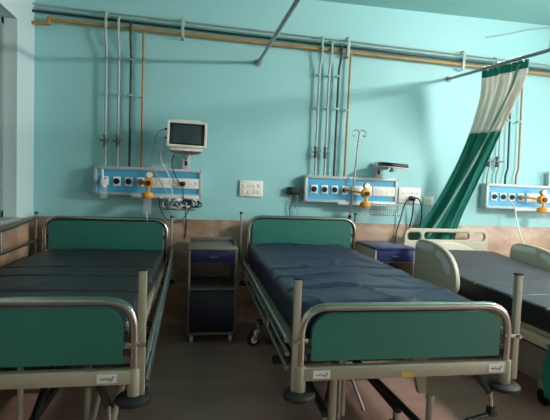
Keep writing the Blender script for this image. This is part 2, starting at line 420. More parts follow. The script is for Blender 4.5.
obj('screen', MB().box((-.203, 3.6035, 1.520), (.012, 3.607, 1.664), .001, R), 'lcd', mt)
obj('base', MB().box((-.222, 3.615, 1.462), (.03, 3.77, 1.494), .008, R), 'plate', mt)
obj('handle', MB().tube([(-.21, 3.68, 1.685), (-.205, 3.68, 1.706), (.005, 3.68, 1.706), (.01, 3.68, 1.685)], .009, .015), 'plate', mt)
obj('connector', MB().cyl((-.245, 3.69, 1.64), (-.27, 3.69, 1.638), .009).cyl((-.245, 3.69, 1.57), (-.27, 3.69, 1.568), .009), 'blackp', mt)

br2 = bracket(1.60, 1.322, 1.47, 'empty monitor bracket post with dark tray above the middle panel')
R = Matrix.Translation((1.62, 3.7, 1.46)) @ Matrix.Rotation(math.radians(3), 4, 'Y') @ Matrix.Rotation(math.radians(4), 4, 'X') @ Matrix.Translation((-1.62, -3.7, -1.46))
pl_ = obj('tray', MB().prism(rrect(1.535, 3.58, 1.785, 3.80, .08), [], .042, R @ Matrix.Translation((0, 0, 1.434)), .014), 'blackp', br2)
obj('tray_rim', MB().prism(rrect(1.528, 3.573, 1.792, 3.807, .085), [rrect(1.543, 3.588, 1.777, 3.792, .075)], .007, R @ Matrix.Translation((0, 0, 1.419)), .002), 'whitep', pl_)
obj('arm', MB().box((1.575, 3.70, 1.392), (1.625, 3.87, 1.414), .006).cyl((1.65, 3.68, 1.38), (1.65, 3.68, 1.42), .016).cyl((1.65, 3.68, 1.375), (1.65, 3.68, 1.39), .024), 'alu', br2)
br3 = bracket(3.37, 1.312, 1.45, 'pale bracket post on the panel by the right picture edge')

# wire baskets
def basket(x0, x1, z0, z1, lab):
    t = thing('wire_basket', ((x0+x1)/2, 3.79, z0), lab, 'basket', 'wire baskets under the panels')
    ya, yb = 3.70, 3.79
    rm = MB()
    for z in (z1,): rm.tube([(x0, ya, z), (x1, ya, z), (x1, yb, z), (x0, yb, z)], .004, closed=True, n=8)
    rm.tube([(x0+.02, yb, z1), (x0+.02, yb+.01, z1+.02)], .003).tube([(x1-.02, yb, z1), (x1-.02, yb+.01, z1+.02)], .003)
    obj('rim', rm, 'chrome', t)
    wr = MB(); n = 13
    for i in range(n + 1):
        x = x0 + (x1 - x0) * i / n
        wr.tube([(x, ya, z1), (x, ya+.006, z0), (x, yb-.006, z0), (x, yb, z1)], .0018, .01, 6, seg=3)
    for f in (.05, .5):
        z = z0 + (z1 - z0) * f
        wr.tube([(x0, ya+.005, z), (x1, ya+.005, z), (x1, yb-.005, z), (x0, yb-.005, z)], .002, closed=True, n=6)
    obj('wires', wr, 'chrome', t)
    return t
basket(-.275, -.02, .99, 1.08, 'chrome wire basket stuffed with cables below the monitor panel')
basket(1.515, 1.775, .99, 1.09, 'empty chrome wire basket below the middle panel')
for i, (mm, lab) in enumerate((('cableg', 'grey coiled sensor cable on the basket below the monitor, left of the pair'), ('cablew', 'white coiled sensor cable in the basket below the monitor'), ('cableb', 'black coiled lead in the basket below the monitor'))):
    b = MB()
    for k in range(6):
        cx, cz = -.235 + .06 * i + .022 * k + random.uniform(-.01, .01), 1.045 + random.uniform(-.012, .012)
        ph = random.random() * 6
        rx, rz, tl_ = random.uniform(.035, .065), random.uniform(.026, .040), random.uniform(-.9, .9)
        pts = []
        for a in range(20):
            an = 2 * math.pi * a / 20
            u, w2 = rx * math.cos(an), rz * math.sin(an)
            pts.append((cx + u * math.cos(tl_) - w2 * math.sin(tl_), 3.715 + .03 * math.sin(2 * an + ph), cz + u * math.sin(tl_) * .7 + w2 * math.cos(tl_)))
        b.tube(pts, .0055, closed=True, n=7)
    tag(obj('cable', b, mm, loc=(-.2 + .08 * i, 3.715, 1.0)), lab, 'cable', 'coiled cables in the basket')
def cable(pts, r, m, lab, bend=.05):
    # smooth catmull path
    P = [V(p) for p in pts]; Q = [P[0]*2-P[1]] + P + [P[-1]*2-P[-2]]; o = []
    for i in range(1, len(Q) - 2):
        a, b, c, d = Q[i-1:i+3]
        for k in range(8):
            u = k / 8
            o.append(.5 * ((2*b) + (c-a)*u + (2*a-5*b+4*c-d)*u*u + (3*b-a-3*c+d)*u**3))
    o.append(P[-1])
    return tag(obj('cable', MB().tube(o, r, n=7), m, loc=P[0]), lab, 'cable')
cable([(-.272, 3.69, 1.638), (-.33, 3.70, 1.60), (-.35, 3.72, 1.50), (-.37, 3.75, 1.36), (-.32, 3.77, 1.25), (-.24, 3.74, 1.12)], .0045, 'cableg', 'grey lead looping from the left side of the monitor to its panel')
cable([(-.272, 3.69, 1.568), (-.29, 3.70, 1.51), (-.30, 3.73, 1.40), (-.25, 3.76, 1.30), (-.22, 3.77, 1.22), (-.2, 3.75, 1.10)], .0045, 'cablew', 'white lead running down from the monitor to the basket')
cable([(-.19, 3.76, 1.47), (-.215, 3.78, 1.38), (-.19, 3.79, 1.28), (-.15, 3.80, 1.21)], .004, 'cableb', 'black power lead from the monitor into the panel socket')
cable([(-.125, 3.805, 1.205), (-.12, 3.78, 1.15), (-.115, 3.79, 1.09), (-.1, 3.84, .98), (-.09, 3.90, .86), (-.1, 3.905, .74)], .004, 'cableb', 'thin black lead hanging below the panel behind the wire basket')
tag(obj('plug', MB().box((-.145, 3.79, 1.19), (-.105, 3.817, 1.225), .005).cyl((-.125, 3.79, 1.205), (-.125, 3.775, 1.2), .008), 'blackp', loc=(-.125, 3.8, 1.19)), 'black power plug in the socket plate right of the orange regulator', 'plug')
cable([(-.40, 3.70, .985), (-.395, 3.74, .90), (-.37, 3.80, .80), (-.36, 3.85, .66)], .004, 'cablew', 'clear suction tube hanging below the jar of the left panel')
cable([(-.315, 3.78, 1.10), (-.30, 3.80, 1.0), (-.26, 3.84, .92), (-.16, 3.87, .88), (-.09, 3.87, .95), (-.06, 3.80, 1.02)], .0035, 'cableb', 'thin dark lead drooping in a loop under the left panel')
cable([(2.86, 3.80, 1.19), (2.90, 3.74, 1.10), (2.90, 3.70, .98), (2.90, 3.62, .82), (2.93, 3.55, .70), (2.97, 3.5, .55)], .007, 'cablew', 'white oxygen tube hanging from the rightmost panel to the bed')

# ------------------------------------------------------------------ wall switch boards
def switchboard(x0, x1, z0, z1, lab, n=4, rows=2):
    t = thing('switch_board', ((x0+x1)/2, YW, z0), lab, 'switch board')
    obj('face_plate', MB().box((x0, YW-.022, z0), (x1, YW-.001, z1), .005), 'plate', t)
    w = (x1 - x0 - .03) / n; h = (z1 - z0 - .03) / rows
    for r in range(rows):
        for i in range(n):
            cx = x0 + .015 + w * (i + .5); cz = z0 + .015 + h * (r + .5)
            if (i + r) % 3 == 2:
                o = MB()
                for dx, dz in ((0, .012), (-.011, -.008), (.011, -.008)): o.cyl((cx+dx, YW-.0235, cz+dz), (cx+dx, YW-.021, cz+dz), .0035, n=8)
                obj('socket_holes', o, 'hole', t)
            else:
                obj('rocker_switch', MB().box((cx-w*.32, YW-.026, cz-h*.3), (cx+w*.32, YW-.02, cz+h*.3), .002), 'whitep', t)
    return t
switchboard(.357, .560, 1.118, 1.255, 'ivory switch board on the wall between the left and middle panels')
switchboard(1.828, 2.042, 1.10, 1.245, 'ivory switch board with plugged black cables left of the curtain')
switchboard(2.079, 2.175, 1.092, 1.172, 'small single switch plate half hidden by the curtain', 2, 1)
pa = thing('power_adapter', (.83, YW, 1.145), 'black power adapter on the wall left of the middle panel', 'adapter')
obj('body', MB().box((.775, 3.86, 1.147), (.886, YW, 1.212), .006), 'blackp', pa)
obj('indicator', MB().box((.80, 3.858, 1.165), (.83, 3.861, 1.195), .001), 'dark', pa)
cable([(.83, 3.87, 1.15), (.82, 3.88, 1.09), (.80, 3.89, 1.03), (.81, 3.9, .97), (.79, 3.905, .86)], .004, 'cableb', 'black lead hanging from the power adapter, nearer the left')
cable([(.85, 3.87, 1.15), (.87, 3.87, 1.10), (.855, 3.88, 1.04), (.875, 3.89, .98), (.85, 3.9, .86)], .004, 'cableg', 'grey lead hanging from the power adapter, nearer the panel')
tag(obj('plug', MB().box((1.925, 3.86, 1.125), (1.975, 3.90, 1.17), .008), 'blackp', loc=(1.95, 3.9, 1.125)), 'black plug in the switch board left of the curtain', 'plug')
for dx, lab in ((-.09, 'left'), (.0, 'middle'), (.08, 'right')):
    cable([(1.95+dx*.15, 3.868, 1.14), (1.95+dx*.5, 3.845, 1.15), (1.95+dx, 3.85, 1.08), (1.95+dx*1.2, 3.87, .96), (1.93+dx*1.3, 3.89, .80), (1.93+dx*1.3, 3.895, .5)], .006, 'cableb', 'black cable hanging from the switch board plug, %s of the three' % lab)
cable([(2.62, 3.913, 2.675), (2.85, 3.913, 2.73), (3.1, 3.913, 2.795), (3.40, 3.913, 2.845)], .005, 'cableg', 'thin pale tube standing in for a streak of light slanting across the upper right wall')  # pale tube drawn where a streak of light slants over the wall

# ------------------------------------------------------------------ curtain rods and curtain
def rod(pts, lab):
    t = thing('curtain_rod', pts[0], lab, 'curtain rod', 'curtain rods reaching out from the wall')
    obj('tube', MB().tube(pts, .0135, n=12), 'rod', t)
    p = V(pts[0])
    obj('wall_flange', MB().cyl((p.x, YW, p.z), (p.x, YW-.012, p.z), .032).cyl((p.x, YW-.01, p.z), (p.x, YW-.04, p.z-.001), .019), 'rod', t)
    for q in pts[1:-1]: obj('ceiling_hanger', MB().cyl(V(q), (q[0], q[1], ZC), .005), 'rod', t)
rod([(.482, YW, 2.27), (.492, 2.40, 2.202), (.50, .3, 2.18)], 'bare grey curtain rod reaching from the wall between the two left beds')
rod([(2.274, YW, 2.268), (2.316, 2.74, 2.20), (2.36, .6, 2.08)], 'grey curtain rod carrying the green and white curtain')

ct = thing('curtain', (2.3, 3.3, 2.2), 'green and white ward curtain swept aside behind the right bed', 'curtain')
Lk = [(0, (2.288, 3.44, 2.225)), (.2, (2.315, 3.47, 2.03)), (.42, (2.285, 3.54, 1.74)), (.6, (2.235, 3.64, 1.47)), (.8, (2.135, 3.76, 1.14)), (.92, (2.01, 3.83, .90)), (1, (1.90, 3.85, .72))]
Rk = [(0, (2.318, 2.94, 2.195)), (.12, (2.34, 2.98, 2.08)), (.42, (2.405, 3.30, 1.75)), (.6, (2.40, 3.48, 1.45)), (.8, (2.37, 3.66, 1.12)), (.92, (2.36, 3.78, .90)), (1, (2.37, 3.83, .72))]
def key(K, v):
    for (a, p), (b, q) in zip(K, K[1:]):
        if v <= b:
            u = (v - a) / (b - a); return V(p).lerp(V(q), u)
    return V(K[-1][1])
def cpoint(u, v):
    l = (key(Lk, max(0, v-.06)) + key(Lk, min(1, v+.06)) + key(Lk, v)*2) / 4 if 0 < v < 1 else key(Lk, v)
    r = (key(Rk, max(0, v-.06)) + key(Rk, min(1, v+.06)) + key(Rk, v)*2) / 4 if 0 < v < 1 else key(Rk, v)
    d = r - l; p = l + d * u
    n = V((d.y, -d.x, 0)).normalized()
    a = .006 + .012 * v
    return p + n * (a * math.sin(u * 2 * math.pi * 2.6 + v * 2.2) + .005 * math.sin(u * 29 + v * 6) + .004 * math.sin(u * 47 - v * 4))
def cpart(name, v0, v1, m, n, u0=0, u1=1, off=0):
    b = MB(); nu = 72
    rows = []
    for i in range(n + 1):
        v = v0 + (v1 - v0) * i / n
        rows.append([cpoint(u0 + (u1-u0) * j / nu, v) + V((0, -off, 0)) for j in range(nu + 1)])
    b.grid(rows)
    o = obj(name, b, m, ct)
    md = o.modifiers.new('thick', 'SOLIDIFY'); md.thickness = .003; md.offset = 0
    return o
cpart('header_band', 0, .06, 'curt_g', 4)
cpart('mesh_section', .06, .43, 'curt_w', 20)
cpart('cloth_section', .43, 1, 'curt_g', 34)
# pale hem line of the free edge, running down the folds
b = MB(); rows = []
for i in range(41):
    v = .015 + .95 * i / 40; uc = .80 - .50 * v
    rows.append([cpoint(uc + du, v) + V((-.010, -.026 - .012 * math.cos(du * 26), 0)) for du in (-.035, -.025, -.012, 0, .012, .025, .035)])
b.grid(rows); hm = obj('hem', b, 'curt_e', ct); md = hm.modifiers.new('thick', 'SOLIDIFY'); md.thickness = .003
for i in range(9):
    q = cpoint((i + .5) / 9, 0); zr = 2.268 - (YW - q.y) * .0576; xr = 2.274 + (YW - q.y) * .0356
    obj('ring', MB().tube([(xr + .022 * math.cos(a), q.y, zr - .006 + .024 * math.sin(a)) for a in [2*math.pi*k/14 for k in range(14)]], .003, closed=True, n=6), 'steel', ct)

# ------------------------------------------------------------------ mattresses
def mattress(name, x0, x1, y0, y1, z0, ztop, seams, m, lab, cat='mattress', r=.045, wr=.006, seed=0):
    """lofted rounded slab; ztop(y) gives the upper face; seams dip across the width"""
    b = MB(); ys = []
    n = 200
    ys = [y0 + (y1 - y0) * i / n for i in range(n + 1)]
    rows = []
    def ring(y, inset, dz):
        zt = ztop(y) - dz; zb = z0 + dz * .6; xa, xb = x0 + inset, x1 - inset
        pts = []
        N = 44
        for i in range(N + 1): pts.append((xa + r + (xb - xa - 2*r) * i / N, zt))
        for i in range(1, 7):
            a = math.pi/2 * (1 - i / 6); pts.append((xb - r + r * math.cos(a), zt - r + r * math.sin(a)))
        for i in range(1, 5): pts.append((xb, zt - r + (zb + .02 - zt + r) * i / 4))
        pts.append((xb - .01, zb)); pts.append((xa + .01, zb))
        for i in range(0, 4): pts.append((xa, zb + .02 + (zt - r - zb - .02) * i / 4))
        for i in range(0, 6):
            a = math.pi - math.pi/2 * i / 6; pts.append((xa + r + r * math.cos(a), zt - r + r * math.sin(a)))
        out = []
        dip = sum(sd * math.exp(-((y - sy) / sw) ** 2) for sy, sd, sw in seams)
        for x, z in pts:
            k = max(0, min(1, (z - zb) / (zt - zb)))
            e = min(1, max(0, min(x - x0, x1 - x) / .06))
            nn = noise.noise((x * 3.1 + seed, y * 3.4, z * 2)) * wr + noise.noise((x * 9 + seed, y * 7, z * 5 + 3)) * wr * .55
            rid = 1 - abs(noise.noise((x * 2.6 - y * 1.9 + seed, y * 2.3 + x * 1.5, 7 + seed)))
            nn += max(0, rid - .90) * wr * 11 * e
            sag = .010 * (1 - ((x - (x0+x1)/2) / ((x1-x0)/2)) ** 2)
            out.append(V((x + nn * .5 * (1 - k * .6), y + nn * .3, z + k * (nn * (.4 + .6 * e) + sag - dip))))
        return out
    for j, (iy, ins) in enumerate(((0, .03), (.008, .012), (.02, .003))):
        rows.append(ring(y0 + iy, ins, ins * .9))
    rows += [ring(y, 0, 0) for y in ys if y0 + .03 < y < y1 - .03]
    for iy, ins in ((.02, .003), (.008, .012), (0, .03)): rows.append(ring(y1 - iy, ins, ins * .9))
    vs = b.grid(rows, closed_u=True)
    b.bm.faces.new(vs[0]); b.bm.faces.new(vs[-1][::-1])
    bmesh.ops.recalc_face_normals(b.bm, faces=b.bm.faces)
    o = obj(name, b, m, loc=((x0+x1)/2, (y0+y1)/2, z0))
    for p in o.data.polygons: p.use_smooth = True
    return tag(o, lab, cat)

# ------------------------------------------------------------------ manual ICU beds
def sticker(parent, x, z, y, w=.072, h=.033):
    s = obj('sticker', MB().box((x-w/2, y-.0012, z-h/2), (x+w/2, y+.001, z+h/2), 0), 'sticker', parent)
    k = MB().tube([(x-.024, y-.0018, z+.001), (x-.014, y-.0018, z-.004), (x-.006, y-.0018, z+.003), (x+.004, y-.0018, z-.004), (x+.014, y-.0018, z)], .0016, n=6)
    obj('logo_mark', k, 'ink', s)
    return s
def make_bed(xc, dz, labels, headz, footz, mark_x, style, fo=0):
    y0, y1 = 1.75, 3.75; hw = .483; xa, xb = xc - hw, xc + hw
    t = thing('hospital_bed', (xc, (y0+y1)/2, 0), labels, 'bed', 'steel hospital beds with green end panels')
    def endboard(name, y, zrail, ztop, post_bottom, sgn):
        pin, ptop, prad = (.014, .036, .045) if sgn > 0 else (.004, .043, .085)
        xa, xb = (xc - hw + fo, xc + hw + fo) if sgn < 0 else (xc - hw, xc + hw)
        r = .0175
        fr = MB().tube([(xa+r, y, post_bottom), (xa+r, y, ztop-r), (xb-r, y, ztop-r), (xb-r, y, post_bottom)], r, .115, 14, seg=10)
        f = obj(name, fr, 'chrome', t)
        e = obj('panel', MB().prism(rrect(xa+.062-pin, zrail+.028, xb-.062+pin, ztop-ptop, prad, 8, .006), [], .020, XZ(y), .003), 'green' if style == 'light' else 'greend', f)
        if True:
            for x in (xa+.045, xb-.045):
                for zz in (zrail+.07, ztop-.16): obj('panel_lug', MB().box((x-.022, y-.006, zz-.014), (x+.022, y+.006, zz+.014), .002), 'dark', f)
        return f
    zr = .487 + dz            # top of foot rail
    fb = endboard('footboard', y0, zr - .005, footz, .43 + dz, -1)
    rail = obj('cross_rail', MB().box((xa+fo+.01, y0-.022, zr-.054), (xb+fo-.01, y0+.022, zr), .005), 'beige', fb)
    for x in (xa+fo+.0175, xb+fo-.0175):
        obj('post_sleeve', MB().cyl((x, y0, zr-.11), (x, y0, zr+.004), .0245, bev=.004), 'beige', fb)
        obj('bumper', MB().lathe([(.02, .014), (.058, .012), (.068, .003), (.066, -.012), (.05, -.018), (.0, -.018)], (x, y0, zr-.114), n=28), 'black', fb)
    for mx in mark_x: 
        s = sticker(rail, mx, zr-.026, y0-.0235)
        obj('logo_stroke', MB().tube([(mx+.010, y0-.026, zr-.034), (mx+.018, y0-.026, zr-.034), (mx+.024, y0-.026, zr-.016)], .0016, n=6), 'inkb', s)
    hb = endboard('headboard', y1, .53 + dz, headz, .40 + dz, 1)
    obj('cross_rail', MB().box((xa+.01, y1-.02, .48+dz), (xb-.01, y1+.02, .53+dz), .005), 'beige', hb)
    for x in (xa+.0175, xb-.0175):
        obj('bumper', MB().lathe([(.02, .014), (.058, .012), (.068, .003), (.066, -.012), (.05, -.018), (.0, -.018)], (x, y1, .39+dz), n=24), 'black', hb)
    # deck
    d = MB()
    for x in (xa+.03, xb-.03): d.box((x-.018, y0+.02, .50+dz), (x+.018, y1-.02, .55+dz), .004)
    obj('side_frame', d, 'beige', t)
    for a, b in ((1.80, 2.30), (2.32, 2.64), (2.66, 2.92), (2.94, 3.70)):
        obj('deck_section', MB().box((xa+.045, a, .552+dz), (xb-.045, b, .572+dz), .004), 'cabin', t)
    # base frame with castors and lifting arms
    bf = MB()
    for x in (xc-.30, xc+.05): bf.box((x-.014, 1.90, .185), (x+.014, 3.40, .215), .004)
    for y in (2.62, 2.95, 3.37): bf.box((xa+.06, y-.02, .15), (xb-.06, y+.02, .19), .004)
    base = obj('base_frame', bf, 'dark', t)
    for x, y in ((xc-.30, 1.93), (xc+.05, 1.93), (xa+.06, 3.34), (xb-.06, 3.34)):
        sw = Matrix.Translation((x, y, 0)) @ Matrix.Rotation(math.radians(-62 if y > 3 else 0), 4, 'Z')
        ax = sw.to_3x3() @ V((1, 0, 0)); wc = sw @ V((0, -.03, .056))
        cs = obj('castor', MB().lathe([(.03, -.014), (.05, -.014), (.056, -.008), (.056, .008), (.05, .014), (.03, .014)], wc, ax), 'black', t)
        obj('fork', MB().box((-.024, -.045, .045), (-.019, .012, .125), .002, sw).box((.019, -.045, .045), (.024, .012, .125), .002, sw).box((-.024, -.03, .118), (.024, .025, .135), .003, sw).cyl((x, y, .13), (x, y, .18), .014), 'steel', cs)
        obj('hub_cap', MB().cyl(wc - ax * .0175, wc + ax * .0175, .030), 'plate', cs)
    for x in (xc-.30, xc+.05):
        obj('lift_arm', MB().tube([(x, 2.50, .2), (x, 2.86, .50+dz)], .016), 'dark', t)
        obj('lift_arm', MB().tube([(x, 3.36, .2), (x, 3.0, .50+dz)], .016), 'dark', t)
    if fo == 0:
        for dx, y, rr, zt in ((-.245, 1.90, .011, .5+dz), (-.215, 1.93, .012, .5+dz), (-.285, 1.86, .017, .45+dz)):
            obj('leg', MB().cyl((xc+dx, y, .18), (xc+dx, y, zt), rr), 'steel' if rr < .0115 else 'beige', t)
        obj('strut', MB().tube([(xc-.30, 1.92, .22), (xc-.22, 2.05, .38)], .012), 'dark', t)
        obj('strut', MB().tube([(xc-.19, 1.92, .38), (xc-.13, 1.88, .22)], .009), 'steel', t)
        obj('post_tube', MB().cyl((xc+.185, 1.87, .12), (xc+.185, 1.87, .28), .016).cyl((xc+.185, 1.87, .267), (xc+.185, 1.87, .287), .020), 'beige', t)
        obj('gusset', MB().prism([(xc+.135, .46+dz), (xc+.235, .46+dz), (xc+.225, .235), (xc+.190, .235)], [], .03, XZ(2.0), .004), 'beige', t)
    else:
        for dx, y, rr in ((.285, 1.90, .013), (.02, 1.92, .012)):
            obj('leg', MB().cyl((xc+dx, y, .12), (xc+dx, y, .46), rr), 'beige', t)
        obj('strut', MB().tube([(xc+.345, 1.90, .40), (xc+.30, 1.86, .18)], .010), 'steel', t)
        obj('strut', MB().tube([(xc+.43, 1.90, .42), (xc+.375, 1.86, .18)], .013), 'beige', t)
        obj('strut_joint', MB().cyl((xc+.405, 1.87, .30), (xc+.405, 1.90, .30), .022), 'dark', t)
    # crank gear: screw tubes slanting back, one handle hanging at the foot
    obj('screw_tube', MB().tube([(xc+.0, 2.4, .26), (xc+.09, 1.75, .20)], .017), 'dark', t)
    ck = obj('crank', MB().tube([(xc+.29, 1.86, .44+dz), (xc+.36, 1.78, .40+dz), (xc+.395, 1.74, .345+dz)], .015, .03), 'dark', t)
    obj('bracket', MB().box((xc+.27, 1.78, .405+dz), (xc+.36, 1.86, .425+dz), .004), 'dark', ck)
    obj('shaft', MB().cyl((xc+.395, 1.74, .35+dz), (xc+.402, 1.735, .272+dz), .008), 'chrome', ck)
    obj('handle', MB().box((xc+.384, 1.718, .245+dz), (xc+.422, 1.752, .285+dz), .004).tube([(xc+.40, 1.735, .255+dz), (xc+.27, 1.72, .235+dz), (xc+.268, 1.72, .18+dz)], .010, .015), 'blackp', ck)
    return t
b2 = make_bed(.895, 0, 'steel hospital bed with green end panels, the middle bed of the three', .968, .750, (.515, 1.30), 'light')
b1 = make_bed(-.706, .014, 'steel hospital bed with green end panels at the left beside the window', .925, .782, (-.318,), 'light', .018)
obj('warning_label', MB().box((.86, 1.725, .437), (.92, 1.727, .457), 0), 'ysticker', [o for o in C.objects if o.parent and o.name.startswith('footboard') and o.parent == b2][0])

def rail_set(bed, x, bars, ybars, foot=None, head=None, stanch=()):
    r = obj('side_rail', MB().tube([(x, ybars[0], bars[0][0]), (x, ybars[1], bars[0][1])], .0125), 'steel', bed)
    for a, b in bars[1:]: obj('rail_bar', MB().tube([(x+.004, ybars[0], a), (x+.004, ybars[1], b)], .0105), 'steel', r)
    for y in stanch:
        u = (y - ybars[0]) / (ybars[1] - ybars[0])
        zt = bars[0][0] + (bars[0][1]-bars[0][0])*u; zb = bars[-1][0] + (bars[-1][1]-bars[-1][0])*u
        obj('stanchion', MB().cyl((x, y, zb-.01), (x, y, zt), .009), 'steel', r)
    if foot:
        fx, z0, z1 = foot[:3]
        p = obj('foot_post', MB().box((fx-.0145, 1.74, z0), (fx+.0145, 1.765, z1), .003), 'beige', r)
        obj('cap', MB().box((fx-.0165, 1.738, z1-.002), (fx+.0165, 1.767, z1+.006), .002), 'black', p)
        obj('clamp', MB().box((min(fx, foot[3])-.019, 1.735, .588), (max(fx, foot[3])+.016, 1.769, .606), .004).cyl((fx+.006, 1.737, .597), (fx+.006, 1.722, .597), .008), 'steel', p)
    if head:
        hx, z0, z1 = head
        p = obj('head_post', MB().cyl((hx, 3.775, z0), (hx, 3.775, z1), .0095), 'steel', r)
        obj('cap', MB().cyl((hx, 3.775, z1-.012), (hx, 3.775, z1+.004), .014), 'black', p)
# middle bed: both rails let down
rail_set(b2, .377, [(.600, .588), (.545, .53), (.478, .470)], (3.74, 1.78), (.408, .385, .848, .44), (.366, .56, .985), (2.3, 2.9, 3.4))
rail_set(b2, 1.41, [(.600, .588), (.545, .53), (.478, .470)], (3.74, 1.78), (1.402, .40, .868, 1.36), (1.37, .56, 1.0), (2.3, 2.9, 3.4))
# left bed: near rail let down and slanting to the foot, window-side rail raised
rail_set(b1, -.188, [(.66, .49), (.63, .43), (.60, .40)], (3.74, 1.80), (-.197, .40, .882, -.232), (-.205, .56, .938), (2.5, 3.2))
rail_set(b1, -1.235, [(.905, .80), (.725, .715)], (3.78, 1.9), None, (-1.24, .56, .945), (3.12, 2.45))

flat = lambda z: (lambda y: z)
mattress('mattress', .425, 1.272, 1.815, 3.715, .574, flat(.728), [(2.62, .022, .022), (2.40, .020, .02), (2.08, .012, .018), (3.1, .006, .03)], 'navy',
         'navy vinyl mattress with creased cover on the middle bed', seed=3, wr=.010)
mattress('mattress', -1.165, -.248, 1.815, 3.715, .588, flat(.668), [(2.93, .042, .012), (2.66, .045, .012), (2.29, .045, .012)], 'slate',
         'dark slate mattress with cross folds on the left bed', seed=11, wr=.003, r=.03)

# ------------------------------------------------------------------ electric bed at the right
eb = thing('electric_bed', (2.28, 2.8, 0), 'ivory plastic sided electric hospital bed at the right', 'bed')
hx0, hx1 = 1.825, 2.655
def scale_loop(l, f): return l
outer = rrect(hx0, .46, hx1, .885, .07, 8, .03)
holes = [rrect(hx0+.035, .775, hx0+.16, .848, .028, 5), rrect(hx0+.195, .785, hx1-.195, .850, .026, 5), rrect(hx1-.16, .775, hx1-.035, .848, .028, 5)]
hb = obj('headboard', MB().prism(outer, holes, .035, XZ(3.76), .010), 'abs', eb)
# raised arch moulding on the headboard
arch = [(hx0+.12 + (hx1-hx0-.24) * i / 20, .66 + .105 * math.sin(math.pi * (.08 + .84 * i / 20))) for i in range(21)] + [(hx1-.12, .50), (hx0+.12, .50)]
obj('moulding', MB().prism(arch, [], .02, XZ(3.738), .006), 'absl', hb)
def abs_side(x, ya, yb, zb, zt, flip, thick=.035):
    """side panel: ya head end, yb foot end; rounded, higher at the head end, with a long grip and a curved slot"""
    L = ya - yb
    pts = []
    prof = [(0, .12), (.0, .70), (.02, .86), (.07, .95), (.16, 1.0), (.38, 1.0), (.55, .97), (.70, .91), (.84, .80), (.94, .62), (.99, .42), (1.0, .22), (.96, .08), (.86, .0), (.30, .0), (.06, .03)]
    for i in range(len(prof)):       # catmull smooth closed
        a, b, c, d = (V((*prof[(i+k-1) % len(prof)], 0)) for k in range(4))
        for k in range(4):
            u = k / 4
            q = .5 * ((2*b) + (c-a)*u + (2*a-5*b+4*c-d)*u*u + (3*b-a-3*c+d)*u**3)
            pts.append((ya - q.x * L, zb + q.y * (zt - zb)))
    h1 = [(ya - L * x, zb + (zt - zb) * z) for x, z in rrect(.07, .80, .46, .925, .045, 5)]
    arc = []
    for i in range(9): a = i / 8; arc.append((.58 + .25 * a, .78 - .22 * a ** 1.5 + .0))
    slot = [(x, z + .05) for x, z in arc] + [(.86, .52), (.82, .45), (.80, .50)] + [(x - .02, z - .05) for x, z in arc[::-1]]
    h2 = [(ya - L * x, zb + (zt - zb) * z) for x, z in slot]
    o = obj('side_panel', MB().prism(pts, [h1, h2], thick, YZ(x), .009), 'abs', eb)
    obj('lit_grip_fill', MB().box((x-.019, ya-L*.47, zb+(zt-zb)*.79), (x+.019, ya-L*.06, zb+(zt-zb)*.935), .002), 'whitep', o)  # white plate in the open grip stands for its brightly lit rim
    obj('lit_slot_fill', MB().prism([(ya - L * q, zb + (zt - zb) * w_) for q, w_ in ((.56, .85), (.70, .80), (.86, .62), (.88, .44), (.80, .42), (.66, .66), (.54, .74))], [], .038, YZ(x), .001), 'whitep', o)  # white fill in the see-through slot, lit edge put in as colour
    return o
abs_side(1.755, 3.37, 2.765, .50, .842, 1)
abs_side(2.76, 3.56, 2.90, .50, .80, -1)
for x in (1.765, 2.75):
    for y in (3.15, 2.9):
        obj('panel_hinge', MB().tube([(x, y, .53), (x + (.05 if x < 2 else -.05), y, .46)], .016).box((x-.03, y-.04, .43), (x+.03, y+.04, .47), .006), 'dark', eb)
fr = MB()
for x in (1.86, 2.65): fr.box((x-.022, 1.80, .405), (x+.022, 3.74, .46), .004)
for y in (1.82, 2.4, 3.0, 3.72): fr.box((1.86, y-.02, .41), (2.65, y+.02, .45), .004)
obj('main_frame', fr, 'cream', eb)
for a, b in ((1.86, 2.38), (2.40, 2.86), (2.88, 3.70)):
    obj('deck_section', MB().box((1.87, a, .462), (2.64, b, .49), .005), 'cream', eb)
obj('actuator', MB().cyl((1.95, 2.1, .37), (1.95, 2.9, .37), .022).box((1.91, 2.85, .34), (1.99, 3.0, .41), .006), 'dark', eb)
obj('side_bar', MB().tube([(1.84, 2.03, .44), (1.808, 2.03, .44), (1.808, 1.70, .44), (1.84, 1.70, .44)], .007, .02), 'steel', eb)
obj('base_cover', MB().box((2.12, 2.0, .045), (2.46, 3.5, .30), .03), 'absd', eb)
obj('base_column', MB().box((2.2, 2.2, .29), (2.38, 2.4, .41), .01).box((2.2, 3.1, .29), (2.38, 3.3, .41), .01), 'absd', eb)
for x in (2.02, 2.48):
    for y in (2.25, 3.4):
        cs = obj('castor', MB().lathe([(.02, -.014), (.044, -.014), (.05, -.006), (.05, .006), (.044, .014), (.02, .014)], (x, y, .05), (1, 0, 0)), 'black', eb)
        obj('castor_stem', MB().box((x-.03, y-.02, .095), (x+.03, y+.03, .15), .008).box((min(x, 2.3), y-.02, .12), (max(x, 2.3), y+.02, .16), .004), 'absd', cs)
obj('footboard', MB().prism(rrect(1.84, .44, 2.64, .80, .07, 8, .03), [rrect(2.05, .70, 2.43, .765, .025, 5)], .035, XZ(1.77), .010), 'abs', eb)
mz = lambda y: .622 if y < 2.75 else (.622 + .075 * ((y - 2.75) / .95) ** 1.2)
mattress('mattress', 1.845, 2.675, 1.82, 3.70, .492, mz, [(3.1, .008, .012), (2.72, .012, .008), (2.36, .012, .008), (2.08, .012, .01)], 'charcoal', 'charcoal sectioned mattress on the electric bed at the right', r=.016, wr=.0015, seed=23)
